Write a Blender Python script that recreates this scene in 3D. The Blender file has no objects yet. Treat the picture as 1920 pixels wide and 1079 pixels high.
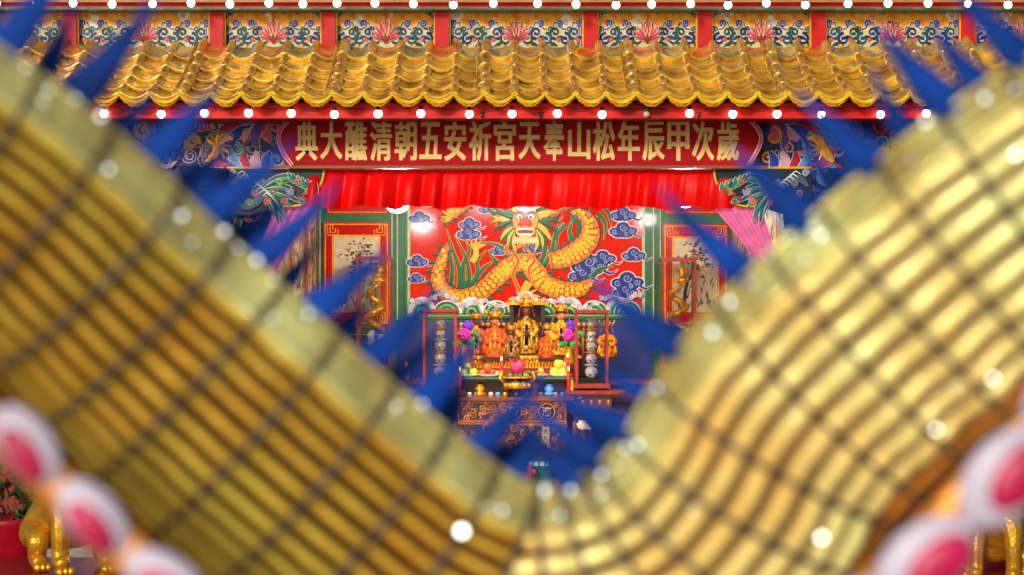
import bpy, math, random
from mathutils import Vector, Matrix
random.seed(7)
F=4000.0; CZ=3.0
def at(u,v,d): return Vector(((u-960)*d/F, d, CZ-(v-539.5)*d/F))
def lin(c):
    o=[]
    for x in c:
        x/=255.0
        o.append(x/12.92 if x<=0.04045 else ((x+0.055)/1.055)**2.4)
    return (o[0],o[1],o[2],1.0)
MC={}
def M(name,col,rough=.5,metal=0.0,coat=0.0,var=.12,scale=9,bump=0.0,bscale=40,emit=0,trans=0.0,transl=0.0,tint=None,spec=.5):
    if name in MC: return MC[name]
    m=bpy.data.materials.new(name); m.use_nodes=True
    nt=m.node_tree; b=nt.nodes['Principled BSDF']; c=lin(col)
    b.inputs['Roughness'].default_value=rough; b.inputs['Metallic'].default_value=metal
    b.inputs['Specular IOR Level'].default_value=spec
    b.inputs['Coat Weight'].default_value=coat; b.inputs['Coat Roughness'].default_value=0.08
    b.inputs['Transmission Weight'].default_value=trans
    tc=nt.nodes.new('ShaderNodeTexCoord')
    nz=nt.nodes.new('ShaderNodeTexNoise'); nz.inputs['Scale'].default_value=scale; nz.inputs['Detail'].default_value=4
    nt.links.new(tc.outputs['Object'],nz.inputs['Vector'])
    mr=nt.nodes.new('ShaderNodeMapRange'); mr.inputs['From Min'].default_value=.3; mr.inputs['From Max'].default_value=.7
    nt.links.new(nz.outputs['Fac'],mr.inputs['Value'])
    mx=nt.nodes.new('ShaderNodeMix'); mx.data_type='RGBA'
    k=1-var*1.6; k2=1+var
    d2=tint and lin(tint) or (c[0]*k,c[1]*k,c[2]*k,1)
    mx.inputs[6].default_value=d2; mx.inputs[7].default_value=(min(1,c[0]*k2),min(1,c[1]*k2),min(1,c[2]*k2),1)
    nt.links.new(mr.outputs['Result'],mx.inputs[0]); nt.links.new(mx.outputs[2],b.inputs['Base Color'])
    if emit:
        b.inputs['Emission Color'].default_value=c; b.inputs['Emission Strength'].default_value=emit
    if bump:
        n2=nt.nodes.new('ShaderNodeTexNoise'); n2.inputs['Scale'].default_value=bscale; n2.inputs['Detail'].default_value=5
        nt.links.new(tc.outputs['Object'],n2.inputs['Vector'])
        bp=nt.nodes.new('ShaderNodeBump'); bp.inputs['Strength'].default_value=bump; bp.inputs['Distance'].default_value=0.02
        nt.links.new(n2.outputs['Fac'],bp.inputs['Height']); nt.links.new(bp.outputs['Normal'],b.inputs['Normal'])
    if transl:
        out=nt.nodes['Material Output']; tl=nt.nodes.new('ShaderNodeBsdfTranslucent'); ms=nt.nodes.new('ShaderNodeMixShader')
        nt.links.new(mx.outputs[2],tl.inputs['Color']); ms.inputs[0].default_value=transl
        nt.links.new(b.outputs[0],ms.inputs[1]); nt.links.new(tl.outputs[0],ms.inputs[2]); nt.links.new(ms.outputs[0],out.inputs['Surface'])
    MC[name]=m; return m
def glassM():
    if 'clear_glass' in MC: return MC['clear_glass']
    m=bpy.data.materials.new('clear_glass'); m.use_nodes=True; nt=m.node_tree; nt.nodes.clear()
    o=nt.nodes.new('ShaderNodeOutputMaterial'); t=nt.nodes.new('ShaderNodeBsdfTransparent'); g=nt.nodes.new('ShaderNodeBsdfGlossy'); s=nt.nodes.new('ShaderNodeMixShader')
    g.inputs['Roughness'].default_value=.03; t.inputs['Color'].default_value=(.93,.95,.95,1)
    fr=nt.nodes.new('ShaderNodeFresnel'); fr.inputs['IOR'].default_value=1.45
    nt.links.new(fr.outputs[0],s.inputs[0]); nt.links.new(t.outputs[0],s.inputs[1]); nt.links.new(g.outputs[0],s.inputs[2]); nt.links.new(s.outputs[0],o.inputs['Surface'])
    MC['clear_glass']=m; return m
def C(r,g,b,gl=.38):
    return M('paint_%d_%d_%d_%d'%(r,g,b,int(gl*100)),(r,g,b),rough=gl,coat=.05,var=.12,scale=14,spec=.28)

class MB:
    def __init__(s): s.v=[]; s.f=[]; s.m=[]; s.sm=[]
    def add(s,vs,fs,mat,smooth=True):
        o=len(s.v); s.v+= [tuple(v) for v in vs]
        for f in fs: s.f.append([i+o for i in f]); s.m.append(mat); s.sm.append(smooth)
    def box(s,c,d,mat,rot=None,bev=0):
        c=Vector(c); x,y,z=d[0]/2,d[1]/2,d[2]/2
        vs=[Vector((a*x,b*y,e*z)) for a in(-1,1) for b in(-1,1) for e in(-1,1)]
        if rot: vs=[rot@v for v in vs]
        vs=[v+c for v in vs]
        s.add(vs,[(0,1,3,2),(4,6,7,5),(0,4,5,1),(2,3,7,6),(0,2,6,4),(1,5,7,3)],mat,False)
    def box2(s,a,b,mat):
        s.box([(a[i]+b[i])/2 for i in range(3)],[abs(a[i]-b[i]) for i in range(3)],mat)
    def sph(s,c,r,mat,n=14,k=9,rot=None):
        c=Vector(c)
        if not hasattr(r,'__len__'): r=(r,r,r)
        vs=[];fs=[]
        for i in range(k+1):
            t=math.pi*i/k
            for j in range(n):
                p=2*math.pi*j/n
                q=Vector((r[0]*math.sin(t)*math.cos(p),r[1]*math.sin(t)*math.sin(p),r[2]*math.cos(t)))
                if rot: q=rot@q
                vs.append(q+c)
        for i in range(k):
            for j in range(n):
                fs.append((i*n+j,(i+1)*n+j,(i+1)*n+(j+1)%n,i*n+(j+1)%n))
        s.add(vs,fs,mat)
    def lathe(s,prof,c,mat,n=20):
        c=Vector(c); vs=[];fs=[]
        for r,z in prof:
            for j in range(n):
                p=2*math.pi*j/n; vs.append(c+Vector((r*math.cos(p),r*math.sin(p),z)))
        for i in range(len(prof)-1):
            for j in range(n): fs.append((i*n+j,i*n+(j+1)%n,(i+1)*n+(j+1)%n,(i+1)*n+j))
        s.add(vs,fs,mat)
    def tube(s,pts,rad,mat,n=8,flat=1.0):
        pts=[Vector(p) for p in pts]
        if not hasattr(rad,'__len__'): rad=[rad]*len(pts)
        vs=[];fs=[]; up=Vector((0,1,0)) 
        for i,p in enumerate(pts):
            t=(pts[min(i+1,len(pts)-1)]-pts[max(i-1,0)]).normalized()
            a=t.cross(up)
            if a.length<.05: a=t.cross(Vector((1,0,0)))
            a.normalize(); b=a.cross(t).normalized()
            for j in range(n):
                q=2*math.pi*j/n; vs.append(p+a*math.cos(q)*rad[i]+b*math.sin(q)*rad[i]*flat)
        for i in range(len(pts)-1):
            for j in range(n): fs.append((i*n+j,i*n+(j+1)%n,(i+1)*n+(j+1)%n,(i+1)*n+j))
        fs.append(tuple(range(n))[::-1]); fs.append(tuple(len(vs)-n+j for j in range(n)))
        s.add(vs,fs,mat)
    def build(s,name,parent=None):
        me=bpy.data.meshes.new(name); me.from_pydata(s.v,[],s.f)
        ms=[]; idx={}
        for m in s.m:
            if m.name not in idx: idx[m.name]=len(ms); ms.append(m); me.materials.append(m)
        me.polygons.foreach_set('material_index',[idx[m.name] for m in s.m])
        me.polygons.foreach_set('use_smooth',s.sm)
        me.update()
        o=bpy.data.objects.new(name,me); bpy.context.scene.collection.objects.link(o)
        if parent: o.parent=parent
        return o
def empty(name):
    o=bpy.data.objects.new(name,None); bpy.context.scene.collection.objects.link(o); return o

def crom(P,n=5):
    out=[]; L=len(P)
    for i in range(L-1):
        p0=P[max(i-1,0)];p1=P[i];p2=P[i+1];p3=P[min(i+2,L-1)]
        for k in range(n):
            t=k/n
            out.append(tuple(.5*((2*b)+(-a+c)*t+(2*a-5*b+4*c-d)*t*t+(-a+3*b-3*c+d)*t**3) for a,b,c,d in zip(p0,p1,p2,p3)))
    out.append(tuple(P[-1])); return out

class Art(MB):
    """relief painting on a plane"""
    def __init__(s,d=20.0,mp=None,k=1.0):
        super().__init__(); s.d=d; s.n=0
        s.mp=mp or (lambda u,v,h: at(u,v,d)+Vector((0,-h,0)))
        s.px=d/F*k
    def h(s,layer):
        s.n+=1; return layer*.004+(s.n%12)*.00015
    def poly(s,pts,mat,layer=1):
        h=s.h(layer); s.add([s.mp(u,v,h) for u,v in pts],[tuple(range(len(pts)))],mat,False)
    def rect(s,a,b,c,d,mat,layer=1): s.poly([(a,b),(c,b),(c,d),(a,d)],mat,layer)
    def frame(s,a,b,c,d,w,mat,layer=1):
        h=s.h(layer)
        o=[(a,b),(c,b),(c,d),(a,d)]; i=[(a+w,b+w),(c-w,b+w),(c-w,d-w),(a+w,d-w)]
        vs=[s.mp(u,v,h) for u,v in o+i]; s.add(vs,[(k,(k+1)%4,4+(k+1)%4,4+k) for k in range(4)],mat,False)
    def disk(s,u,v,r,mat,layer=1,ry=None,n=14,a0=0,a1=2*math.pi,dome=.25):
        h=s.h(layer); ry=ry or r
        full=abs(a1-a0-2*math.pi)<1e-6
        N=n if full else n+1
        vs=[s.mp(u,v,h+min(min(r,ry)*s.px*dome,.0012))]+[s.mp(u+r*math.cos(a0+(a1-a0)*i/n),v+ry*math.sin(a0+(a1-a0)*i/n),h) for i in range(N)]
        fs=[(0,1+i,1+(i+1)%N) for i in range(n)]
        s.add(vs,fs,mat)
    def ribbon(s,P,W,mat,layer=1,n=5,crest=.22,outline=None,ow=1.2,smooth=True):
        if not hasattr(W,'__len__'): W=[W]*len(P)
        Q=crom([(p[0],p[1],w) for p,w in zip(P,W)],n) if smooth else [(p[0],p[1],w) for p,w in zip(P,W)]
        if outline:
            s._rib([(a,b,c+2*ow) for a,b,c in Q],outline,layer-.45,0)
        s._rib(Q,mat,layer,crest); return Q
    def _rib(s,Q,mat,layer,crest):
        h=s.h(layer); vs=[];fs=[];L=len(Q)
        for i,(u,v,w) in enumerate(Q):
            a=Q[max(i-1,0)];b=Q[min(i+1,L-1)]
            dx,dy=b[0]-a[0],b[1]-a[1]; l=math.hypot(dx,dy) or 1
            nx,ny=-dy/l*w/2,dx/l*w/2; e=h+i*.00001
            vs+= [s.mp(u-nx,v-ny,e),s.mp(u,v,e+min(w*s.px*crest,.0035)),s.mp(u+nx,v+ny,e)]
        for i in range(L-1):
            o=i*3; fs+=[(o,o+1,o+4,o+3),(o+1,o+2,o+5,o+4)]
        s.add(vs,fs,mat)
    def curl(s,u,v,r,a0,dr,mat,w,layer=2,turns=1.3,outline=None,ow=1.2,tail=None):
        P=[];W=[];N=11
        if tail: P.append(tail);W.append(w*.3)
        for i in range(N):
            t=i/(N-1); rr=r*(1-.8*t); a=a0+dr*turns*2*math.pi*t
            P.append((u+rr*math.cos(a),v+rr*math.sin(a))); W.append(w*(1-.5*t))
        s.ribbon(P,W,mat,layer,n=2,outline=outline,ow=ow)
        s.disk(P[-1][0],P[-1][1],w*.5,mat,layer,n=8)
    def leaf(s,u,v,a,l,w,mat,layer=2,outline=None,bend=0,ow=1):
        P=[];W=[]
        for t,k in((0,.25),(.3,.9),(.55,1),(.8,.6),(1,.05)):
            aa=a+bend*t; P.append((u+l*t*math.cos(aa),v+l*t*math.sin(aa))); W.append(w*k)
        s.ribbon(P,W,mat,layer,n=3,outline=outline,ow=ow)
def scrollfield(A,inside,box,n,pal,rmin,rmax,seed,layer=2,outs=None):
    rg=random.Random(seed); pts=[]
    for k in range(n*6):
        if len(pts)>=n: break
        u=rg.uniform(box[0],box[2]);v=rg.uniform(box[1],box[3]);r=rg.uniform(rmin,rmax)
        if not inside(u,v): continue
        if any((u-a)**2+(v-b)**2<(.75*(r+c))**2 for a,b,c in pts): continue
        pts.append((u,v,r))
        m=rg.choice(pal); o=rg.choice(outs) if outs else None
        ly=layer+rg.random()*3
        a0=rg.uniform(0,6.28);dr=rg.choice((-1,1))
        A.curl(u,v,r,a0,dr,m,r*.42,ly,turns=rg.uniform(1,1.5),outline=o,ow=r*.09)
        for q in range(2):
            A.leaf(u+r*math.cos(a0),v+r*math.sin(a0),a0+dr*-1.4+rg.uniform(-.5,.5)+q*.7,r*1.3,r*.4,rg.choice(pal),ly-.3,outline=o,bend=rg.uniform(-.8,.8),ow=r*.08)

def glyph(ch,A,cu,cv,w,h,mat,layer,bold=.022):
    cu_=bpy.data.curves.new('g','FONT'); cu_.body=ch; cu_.size=1; cu_.offset=bold; cu_.resolution_u=3
    o=bpy.data.objects.new('g',cu_); bpy.context.scene.collection.objects.link(o)
    bpy.context.view_layer.update()
    dg=bpy.context.evaluated_depsgraph_get(); me=bpy.data.meshes.new_from_object(o.evaluated_get(dg))
    vs=[v.co.copy() for v in me.vertices]; fs=[tuple(p.vertices) for p in me.polygons]
    bpy.data.objects.remove(o); bpy.data.meshes.remove(me)
    if not vs: return
    x0=min(v.x for v in vs);x1=max(v.x for v in vs);y0=min(v.y for v in vs);y1=max(v.y for v in vs)
    hh=A.h(layer)
    A.add([A.mp(cu+((v.x-x0)/(x1-x0)-.5)*w, cv-((v.y-y0)/(y1-y0)-.5)*h, hh) for v in vs],fs,mat,False)
def strokes(ch,A,cu,cv,w,h,mat,layer):
    for k,dx in enumerate((-1.1,0,1.1)):
        glyph(ch,A,cu+dx,cv,w-2.2,h,mat,layer+k*.5,bold=.014)

RED=M('red_lacquer',(200,8,8),rough=.45,coat=.06,bump=.05,spec=.25)
DRED=M('dark_red_paint',(150,10,14),rough=.45,spec=.3)
GREEN=M('green_paint',(8,100,55),rough=.4,coat=.15)
DGREEN=C(6,68,44); TEAL=C(8,78,98); NAVY=C(12,22,92); BLUE=C(14,62,185); WHITE=C(238,236,228); CREAM=C(228,205,140)
YEL=C(245,172,15); ORG=C(230,92,12); PINK=C(225,70,130); MAG=C(195,12,62); LGREEN=C(55,165,75); BLACK=C(16,13,20); PURP=C(90,45,160); LBLUE=C(100,160,230); PALE=C(190,215,190)
GOLD=M('gold_leaf',(240,172,45),rough=.28,metal=.6,bump=.25,bscale=60,var=.2)
WOOD=M('brown_carved_wood',(122,60,28),rough=.35,coat=.3,bump=.15,var=.3)
DWOOD=M('dark_wood',(62,32,20),rough=.35,coat=.3,var=.25)
RWOOD=M('rosewood',(140,42,24),rough=.3,coat=.3,var=.2)

g=MB(); stone=M('granite_paving',(130,122,115),rough=.6,bump=.2,scale=3)
g.add([(-150,-80,0),(150,-80,0),(150,150,0),(-150,150,0)],[(0,1,2,3)],stone,False); g.build('ground')

# ---------------- temple
T=empty('temple_hall')
b=MB()
b.box2((-7,19.9,0),(7,28,.8),M('stone_plinth',(150,140,128),rough=.6,bump=.3))
for i in range(4): b.box2((-3,19.9-.3*(4-i),.0),(3,19.9-.3*(3-i)-.002,.2*i+.0+.16),MC['stone_plinth'])
b.build('plinth_and_steps',T)
b=MB()
XL=-2.36; XR=2.66
b.box2((-7,20.45,.8),(XL-.25,20.9,5.1),NAVY)
b.box2((XR+.25,20.45,.8),(7,20.9,5.1),NAVY)
b.box2((-7,20.42,.8),(-3.3,20.449,2.0),DRED); b.box2((3.6,20.42,.8),(7,20.449,2.0),DRED)
b.box2((XL-.24,20.45,4.15),(XR+.24,20.85,5.09),DRED)
WB=M('blue_dado_paint',(12,44,125),rough=.35,coat=.2)
b.box2((-7,26.05,.8),(7,26.4,7.5),GREEN)
b.box2((XL-.25,20.9,.8),(XL,26.05,4.55),GREEN)
b.box2((XR,20.9,.8),(XR+.25,26.05,4.55),GREEN)
b.box2((XL-.25,20.86,4.56),(XR+.25,26.04,4.7),DRED)
b.box2((-7,20.97,5.1),(7,21.3,8.5),DRED)
b.build('walls',T)
b=MB(); b.box2((-6.8,19.95,.8),(6.8,26,.812),M('hall_floor_tiles',(120,60,45),rough=.2)); b.build('floor',T)

# frieze
A=Art(20.95)
FY=C(232,176,62); FC=C(226,208,150)
posts=[-150,133,408,617,829,1107,1320,1533,1813,2025]
A.rect(-400,12,2300,105,GREEN,0)
for i in range(len(posts)-1):
    x0,x1=posts[i]+16,posts[i+1]-16
    A.rect(x0,18,x1,104,BLACK,.6)
    A.rect(x0+9,22,x1-9,104,FC,1.1)
    A.rect(x0+9,22,x1-9,52,FY,1.3)
    A.frame(x0+2,19,x1-2,108,1.4,WHITE,1.2)
    for k in range(13):
        for xx in (x0+5.5,x1-5.5): A.disk(xx,25+k*6,2,(LBLUE,ORG)[k%2],1.8,n=6)
    cx=(x0+x1)/2; hw=(x1-x0)/2-12
    ns=5 if hw<95 else 6
    for sgn in(-1,1):
        for k in range(ns+1):
            f=(k+.2)/(ns+.2)*hw
            yy=30+ (12 if k%2 else 0)
            A.disk(cx+sgn*f,yy,14.5,NAVY,1.6,ry=15); A.disk(cx+sgn*f,yy-1,13,WHITE,2.0,ry=13.4); A.disk(cx+sgn*f,yy-1.5,11.8,YEL,2.4,ry=12)
            A.curl(cx+sgn*f,yy,5,1,sgn,ORG,1.8,2.9)
        for k in range(ns):
            f=(k+.75)/(ns+.1)*hw*.98+6
            yy=69-(7 if k%2 else -5)
            m=(DGREEN,NAVY,TEAL)[k%3]
            A.curl(cx+sgn*f,yy,12,math.pi*(.5 if k%2 else 1.5),sgn,m,6.6,3.4,turns=1.1,outline=WHITE,ow=1.0)
            A.curl(cx+sgn*(f+8),yy-18,6.5,2,-sgn,(DGREEN,BLUE)[k%2],4,3.1,outline=WHITE,ow=.7)
            A.leaf(cx+sgn*f,yy+12,-math.pi/2+sgn*.9,24,8,(DGREEN,NAVY)[k%2],3.0,outline=WHITE,bend=sgn*.8,ow=.7)
            A.disk(cx+sgn*(f+6),yy+13,4,(YEL,ORG)[k%2],4.2)
    for a in (-1.2,-.9,-.6,-.3,0,.3,.6,.9,1.2):
        A.leaf(cx,78,-math.pi/2+a,44-abs(a)*12,6.4,(C(215,90,110) if abs(a)>.4 else MAG),4.6+(1.5-abs(a)),outline=CREAM,ow=.7)
        A.leaf(cx,78,-math.pi/2+a,34-abs(a)*9,2.2,(MAG if abs(a)>.4 else CREAM),6.6)
    for a in (-.5,.5,0): A.leaf(cx,82,-math.pi/2+a,20,6,DRED,7.2,outline=CREAM,ow=.6)
A.build('painted_frieze',T)
b=MB()
for p in posts:
    a0=at(p-13,13,20.9);a1=at(p+13,104,20.9)
    b.box2((a0.x,20.82,a1.z),(a1.x,20.9,a0.z),RED)
    for q in(-1,1):
        xx=at(p+q*14.5,50,20.9).x; b.box2((xx-.008,20.86,a1.z),(xx+.008,20.9,a0.z),YEL)
z0=at(0,18,20.8).z
b.box2((-7,20.7,z0),(7,20.96,z0+.045),RED)
b.box2((-7,20.66,z0-.02),(7,20.9,z0-.001),GREEN)
b.box2((-7,20.62,z0+.046),(7,20.96,z0+.075),M('beam_ochre',(170,110,60)))
b.box2((-7,20.74,z0+.077),(7,20.96,z0+.3),RED)
b.build('upper_beam',T)

# roof
TILE=M('gold_glazed_tile',(236,182,66),rough=.16,metal=.38,coat=.8,bump=.3,bscale=8,var=.35,scale=5,tint=(150,98,26))
TBAR=M('gold_barrel_tile',(242,190,78),rough=.18,metal=.38,coat=.8,bump=.2,bscale=12,var=.25,scale=7,tint=(175,118,36))
EYEL=M('yellow_drip_tile',(255,200,8),rough=.3,coat=.4,bump=.3,bscale=25,var=.2,tint=(242,165,4))
def rp(X,t,h):
    e=max(0,abs(X)-3.4); up=.035*e*e
    return Vector((X,20.78-1.45*t-.45*h,5.37-.635*t-.05*math.sin(math.pi*min(t,1))+.89*h+up))
b=MB(); SP=.275; X0=-.251
rr=random.Random(3)
for k in range(-19,20):
    Xa=X0+SP*k
    big=(k%5==0)
    R=.056 if big else .043
    nseg=5
    for s_ in range(nseg):
        t0=s_/nseg*.97; t1=(s_+1)/nseg*.97+.012
        vs=[];fs=[];jx=rr.uniform(-.004,.004); ja=rr.uniform(.96,1.04)
        prof=[(0,.92),(.12,.97),(.5,1.0),(.86,1.02),(.93,1.12),(1,1.12),(1.0,.85)]
        for (q,kk) in prof:
            t=t0+(t1-t0)*q
            for j in range(9):
                a=math.pi*j/8; vs.append(rp(Xa+jx+R*kk*ja*math.cos(a),t,R*kk*ja*1.1*math.sin(a)+.0))
        for i in range(len(prof)-1):
            for j in range(8): fs.append((i*9+j,i*9+j+1,(i+1)*9+j+1,(i+1)*9+j))
        b.add(vs,fs,TBAR)
    c=rp(Xa,.985,.02); b.sph(c,(R*1.12,.03,R*1.12),TBAR)
    if big:
        pts=[rp(Xa-.07,t/8,.02) for t in range(9)]; b.tube(pts,.02,TBAR,6)
    rows=5
    for r_ in range(rows):
        t0=r_/rows;t1=(r_+1)/rows
        vs=[];fs=[];N=10
        dz=rr.uniform(-.005,.005); sk_=rr.uniform(-.01,.01)
        prof=[(0,.0),(.3,.006),(.6,.016),(.85,.034),(1,.042),(1.02,.014),(1.0,0)]
        for q,hh in prof:
            t=t0+(t1-t0)*q
            for j in range(N+1):
                u=j/N; sag=-.05*(1-(2*u-1)**2)
                vs.append(rp(Xa+.015+u*(SP-.03),t+(.018*(1-(2*u-1)**2) if q>.8 else 0),hh+sag+.015+dz+sk_*(u-.5)))
        for i in range(len(prof)-1):
            for j in range(N): fs.append((i*(N+1)+j,i*(N+1)+j+1,(i+1)*(N+1)+j+1,(i+1)*(N+1)+j))
        b.add(vs,fs,TILE)
    vs=[];fs=[];N=16
    for j in range(N+1):
        u=j/N; x=Xa+u*SP; sag=.05*(1-(2*u-1)**2)
        ruff=.012*abs(math.sin(u*math.pi*4))
        drop=.04+.05*(max(0,math.sin(math.pi*u))**.8)+ruff
        p=rp(x,.99,.04-sag)
        vs+=[p,p+Vector((0,-.03,-drop*.35-.006*math.cos(u*math.pi*8))),p+Vector((0,-.05-.012*math.cos(u*math.pi*8),-drop)),p+Vector((0,-.03,-drop+.004))]
    for j in range(N):
        for i in range(3): fs.append((j*4+i,j*4+i+1,j*4+5+i,j*4+4+i))
    b.add(vs,fs,EYEL)
    b.tube([rp(Xa+SP*u/8,1.0,.04-.05*(1-(2*u/8-1)**2)) for u in range(9)],.013,EYEL,6)
    b.tube([rp(Xa+SP*u/8,1.0,.04-.05*(1-(2*u/8-1)**2))+Vector((0,-.045,-.03-.03*math.sin(math.pi*u/8))) for u in range(9)],.009,EYEL,6)
b.build('eave_roof_tiles',T)
b=MB()
vs=[];fs=[]
for i in range(41):
    for j in range(9): vs.append(rp(-5.4+10.8*i/40,j/8,-.07))
for i in range(40):
    for j in range(8): fs.append((i*9+j,i*9+j+1,i*9+10+j,i*9+9+j))
b.add(vs,fs,DRED)
zt=at(0,196,19.55).z; zb=at(0,223,19.55).z
b.box2((-5.3,19.5,zb),(5.3,19.62,zt+.02),RED)
b.box2((-5.3,19.63,zb+.02),(5.3,20.6,zb+.05),DRED)
b.build('eave_beam',T)

BULB=M('warm_white_bulb',(255,244,225),emit=9,var=0)
SOCK=M('bulb_socket',(50,40,35),rough=.5)
OFFB=M('unlit_bulb',(210,190,160),rough=.15)
def string(name,xs,v,d,off=None):
    b=MB(); pts=[]
    for i,x in enumerate(xs):
        jv=random.uniform(-2,2)
        p=at(x,v+jv,d); b.sph(p,.038 if x!=off else .03,BULB if x!=off else OFFB,12,8)
        b.lathe([(.0,.07),(.02,.07),(.022,.03),(.018,.025)],p,SOCK,10); pts.append(p+Vector((0,.03,.07)))
        if i<len(xs)-1: pts.append(at((x+xs[i+1])/2,v-9,d)+Vector((0,.03,0)))
    b.tube(pts,.006,SOCK,5); b.build(name)
string('string_lights',[-78,-6,67,137,210,286,358,431,504,568,632,703,775,850,925,1008,1080,1155,1222,1295,1365,1437,1510,1590,1665,1740,1815,1890,1965],8,20.4)
string('string_lights.001',[30,112,195,302,383,466,546,627,709,789,880,960,1045,1129,1212,1293,1374,1457,1540,1651,1737,1820],214,19.42,off=1212)
b=MB()
for x in(905,1015,1310,1650):
    p=at(x,217,19.5); b.lathe([(0,.03),(.02,.03),(.02,0),(.012,-.02),(0,-.02)],p,SOCK,8)
b.build('lamp_hooks',T)

# banner
A=Art(20.2)
BCL=M('banner_red_cloth',(180,10,24),rough=.7,var=.14,scale=2,bump=.1,spec=.2)
A.poly([(535,222),(1412,222),(1430,262),(1412,312),(535,312),(516,262)],BCL,1)
A.rect(500,311,1440,316,C(150,90,40),1.5)
TXT=M('banner_gold_lettering',(246,208,125),rough=.5,var=.08)
for i,ch in enumerate('典大醮清朝五安祈宮天奉山松年辰甲次歲'):
    if ch=='奉': glyph(ch,A,575+i*46.45,264,41,76,TXT,2,bold=.028)
    else: strokes(ch,A,575+i*46.45,264,42,(76 if ch not in '大五天山' else 70),TXT,2)
A.ribbon([(545,224),(528,240),(522,262),(532,288),(548,310)],[4,5,5,5,4],PINK,2,outline=WHITE)
A.ribbon([(1402,224),(1420,240),(1427,262),(1417,288),(1402,310)],[4,5,5,5,4],PINK,2,outline=WHITE)
A.build('festival_banner')

A=Art(20.42)
for sx in(0,1):
    mx=(lambda x:x) if sx==0 else (lambda x:1950-x)
    s=1 if sx==0 else -1
    a0,a1=sorted((mx(100),mx(520)))
    A.rect(a0,222,a1,312,C(24,30,120),0)
    for k in range(6):
        A.leaf(mx(508-k*24),266+12*(k%2),(-2.4+k*.22) if s>0 else math.pi-(-2.4+k*.22),56,19,[PINK,C(110,70,190),C(240,180,205),BLUE,MAG,LBLUE][k],4+k*.6,outline=WHITE,bend=.9*s,ow=1.3)
        A.leaf(mx(508-k*24),284,(2.4-k*.2) if s>0 else math.pi-(2.4-k*.2),50,17,[BLUE,C(240,180,205),MAG,LBLUE,PURP,PINK][k],4.2+k*.6,outline=WHITE,bend=-.9*s,ow=1.3)
    scrollfield(A,lambda u,v:True,(a0,232,a1,304),60,[BLUE,PURP,PINK,LBLUE,C(235,170,200),MAG,BLUE,YEL],11,20,11+sx,outs=[WHITE,CREAM,BLACK])
    a0,a1=sorted((mx(-150),mx(478)))
    scrollfield(A,lambda u,v:True,(a0,318,a1,760),200,[BLUE,BLUE,TEAL,NAVY,LBLUE,MAG,DGREEN],12,25,21+sx,outs=[LBLUE,TEAL,CREAM])
    hx=mx(408)
    A.ribbon([(hx-s*20,305),(hx-s*5,290),(hx+s*2,272),(hx+s*14,258),(hx+s*30,262)],[8,14,17,15,6],GOLD,9,outline=BLACK)
    for q in range(8): A.leaf(hx,275,-2.8+q*.5*s,30,6,(GOLD,YEL)[q%2],9.2,outline=BLACK,bend=.4)
    A.disk(hx+s*16,256,3,WHITE,10); A.disk(hx+s*16,256,1.4,BLACK,10.6)
A.build('painted_beams',T)
A=Art(20.3)
for sx in(0,1):
    mx=(lambda x:x) if sx==0 else (lambda x:1946-x)
    s=1 if sx==0 else -1
    A.poly([(mx(x),y) for x,y in [(425,314),(608,314),(606,330),(598,348),(585,362),(572,380),(548,386),(520,384),(500,396),(470,404),(425,402)]],C(8,40,50),0)
    A.ribbon([(mx(425),315),(mx(520),315),(mx(608),316)],4,YEL,1)
    A.ribbon([(mx(608),316),(mx(603),342),(mx(588),362),(mx(574),380),(mx(548),387),(mx(515),385)],4,YEL,1,outline=BLACK)
    A.ribbon([(mx(x),y) for x,y in [(432,350),(450,335),(475,345),(490,368),(465,388),(440,380)]],[6,14,18,16,12,5],C(70,90,125),7,outline=BLACK)
    for k in range(9):
        a=-.85+k*.2
        A.leaf(mx(490),358,a if s>0 else math.pi-a,66+12*math.sin(k*1.9),12,[TEAL,LGREEN,DGREEN,C(20,120,130)][k%4],3.5+k*.3,outline=(WHITE,C(160,200,190))[k%2],bend=.35*s,ow=.8)
        A.leaf(mx(490),358,a if s>0 else math.pi-a,56+10*math.sin(k*1.9),2.4,[C(160,220,190),BLACK][k%2],6.6,bend=.35*s)
    for k in range(7):
        A.leaf(mx(540+k*9),322+k*3.4,(1.25 if s>0 else math.pi-1.25)+.1*k*s,34-k*2,8,[C(25,120,100),TEAL,LGREEN][k%3],6+k*.2,outline=WHITE,bend=-.4*s,ow=.8)
    for k in range(9):
        A.disk(mx(500+k*10),372-(k%3)*7,3.3,MAG,8)
        A.ribbon([(mx(445+k*6),328+k*5),(mx(455+k*6),322+k*5),(mx(464+k*6),330+k*5)],[1,2.4,1],WHITE,8.5)
    for k in range(14): A.curl(mx(436+k*11),326+(k*37)%56,7,k,1 if k%2 else -1,[LBLUE,MAG,TEAL,LGREEN,PINK][k%5],3,8.4,outline=CREAM,ow=.6)
A.build('phoenix_brackets',T)
b=MB()
for X in(XL-.55,XR+.55):
    b.lathe([(.0,.8),(.27,.8),(.27,1.0),(.2,1.05),(.18,1.2),(.18,4.0),(.2,4.05),(.24,4.12)],(X,20.15,0),M('column_relief_blue',(24,64,150),rough=.4,bump=.6,bscale=18),20)
    pts=[(X+.22*math.cos(i*.5),20.15+.22*math.sin(i*.5),1.1+i*.06) for i in range(46)]
    b.tube(pts,[.03+.03*math.sin(math.pi*i/45) for i in range(46)],M('column_dragon_teal',(30,120,115),rough=.4,bump=.5),8)
b.build('dragon_columns',T)

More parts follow.
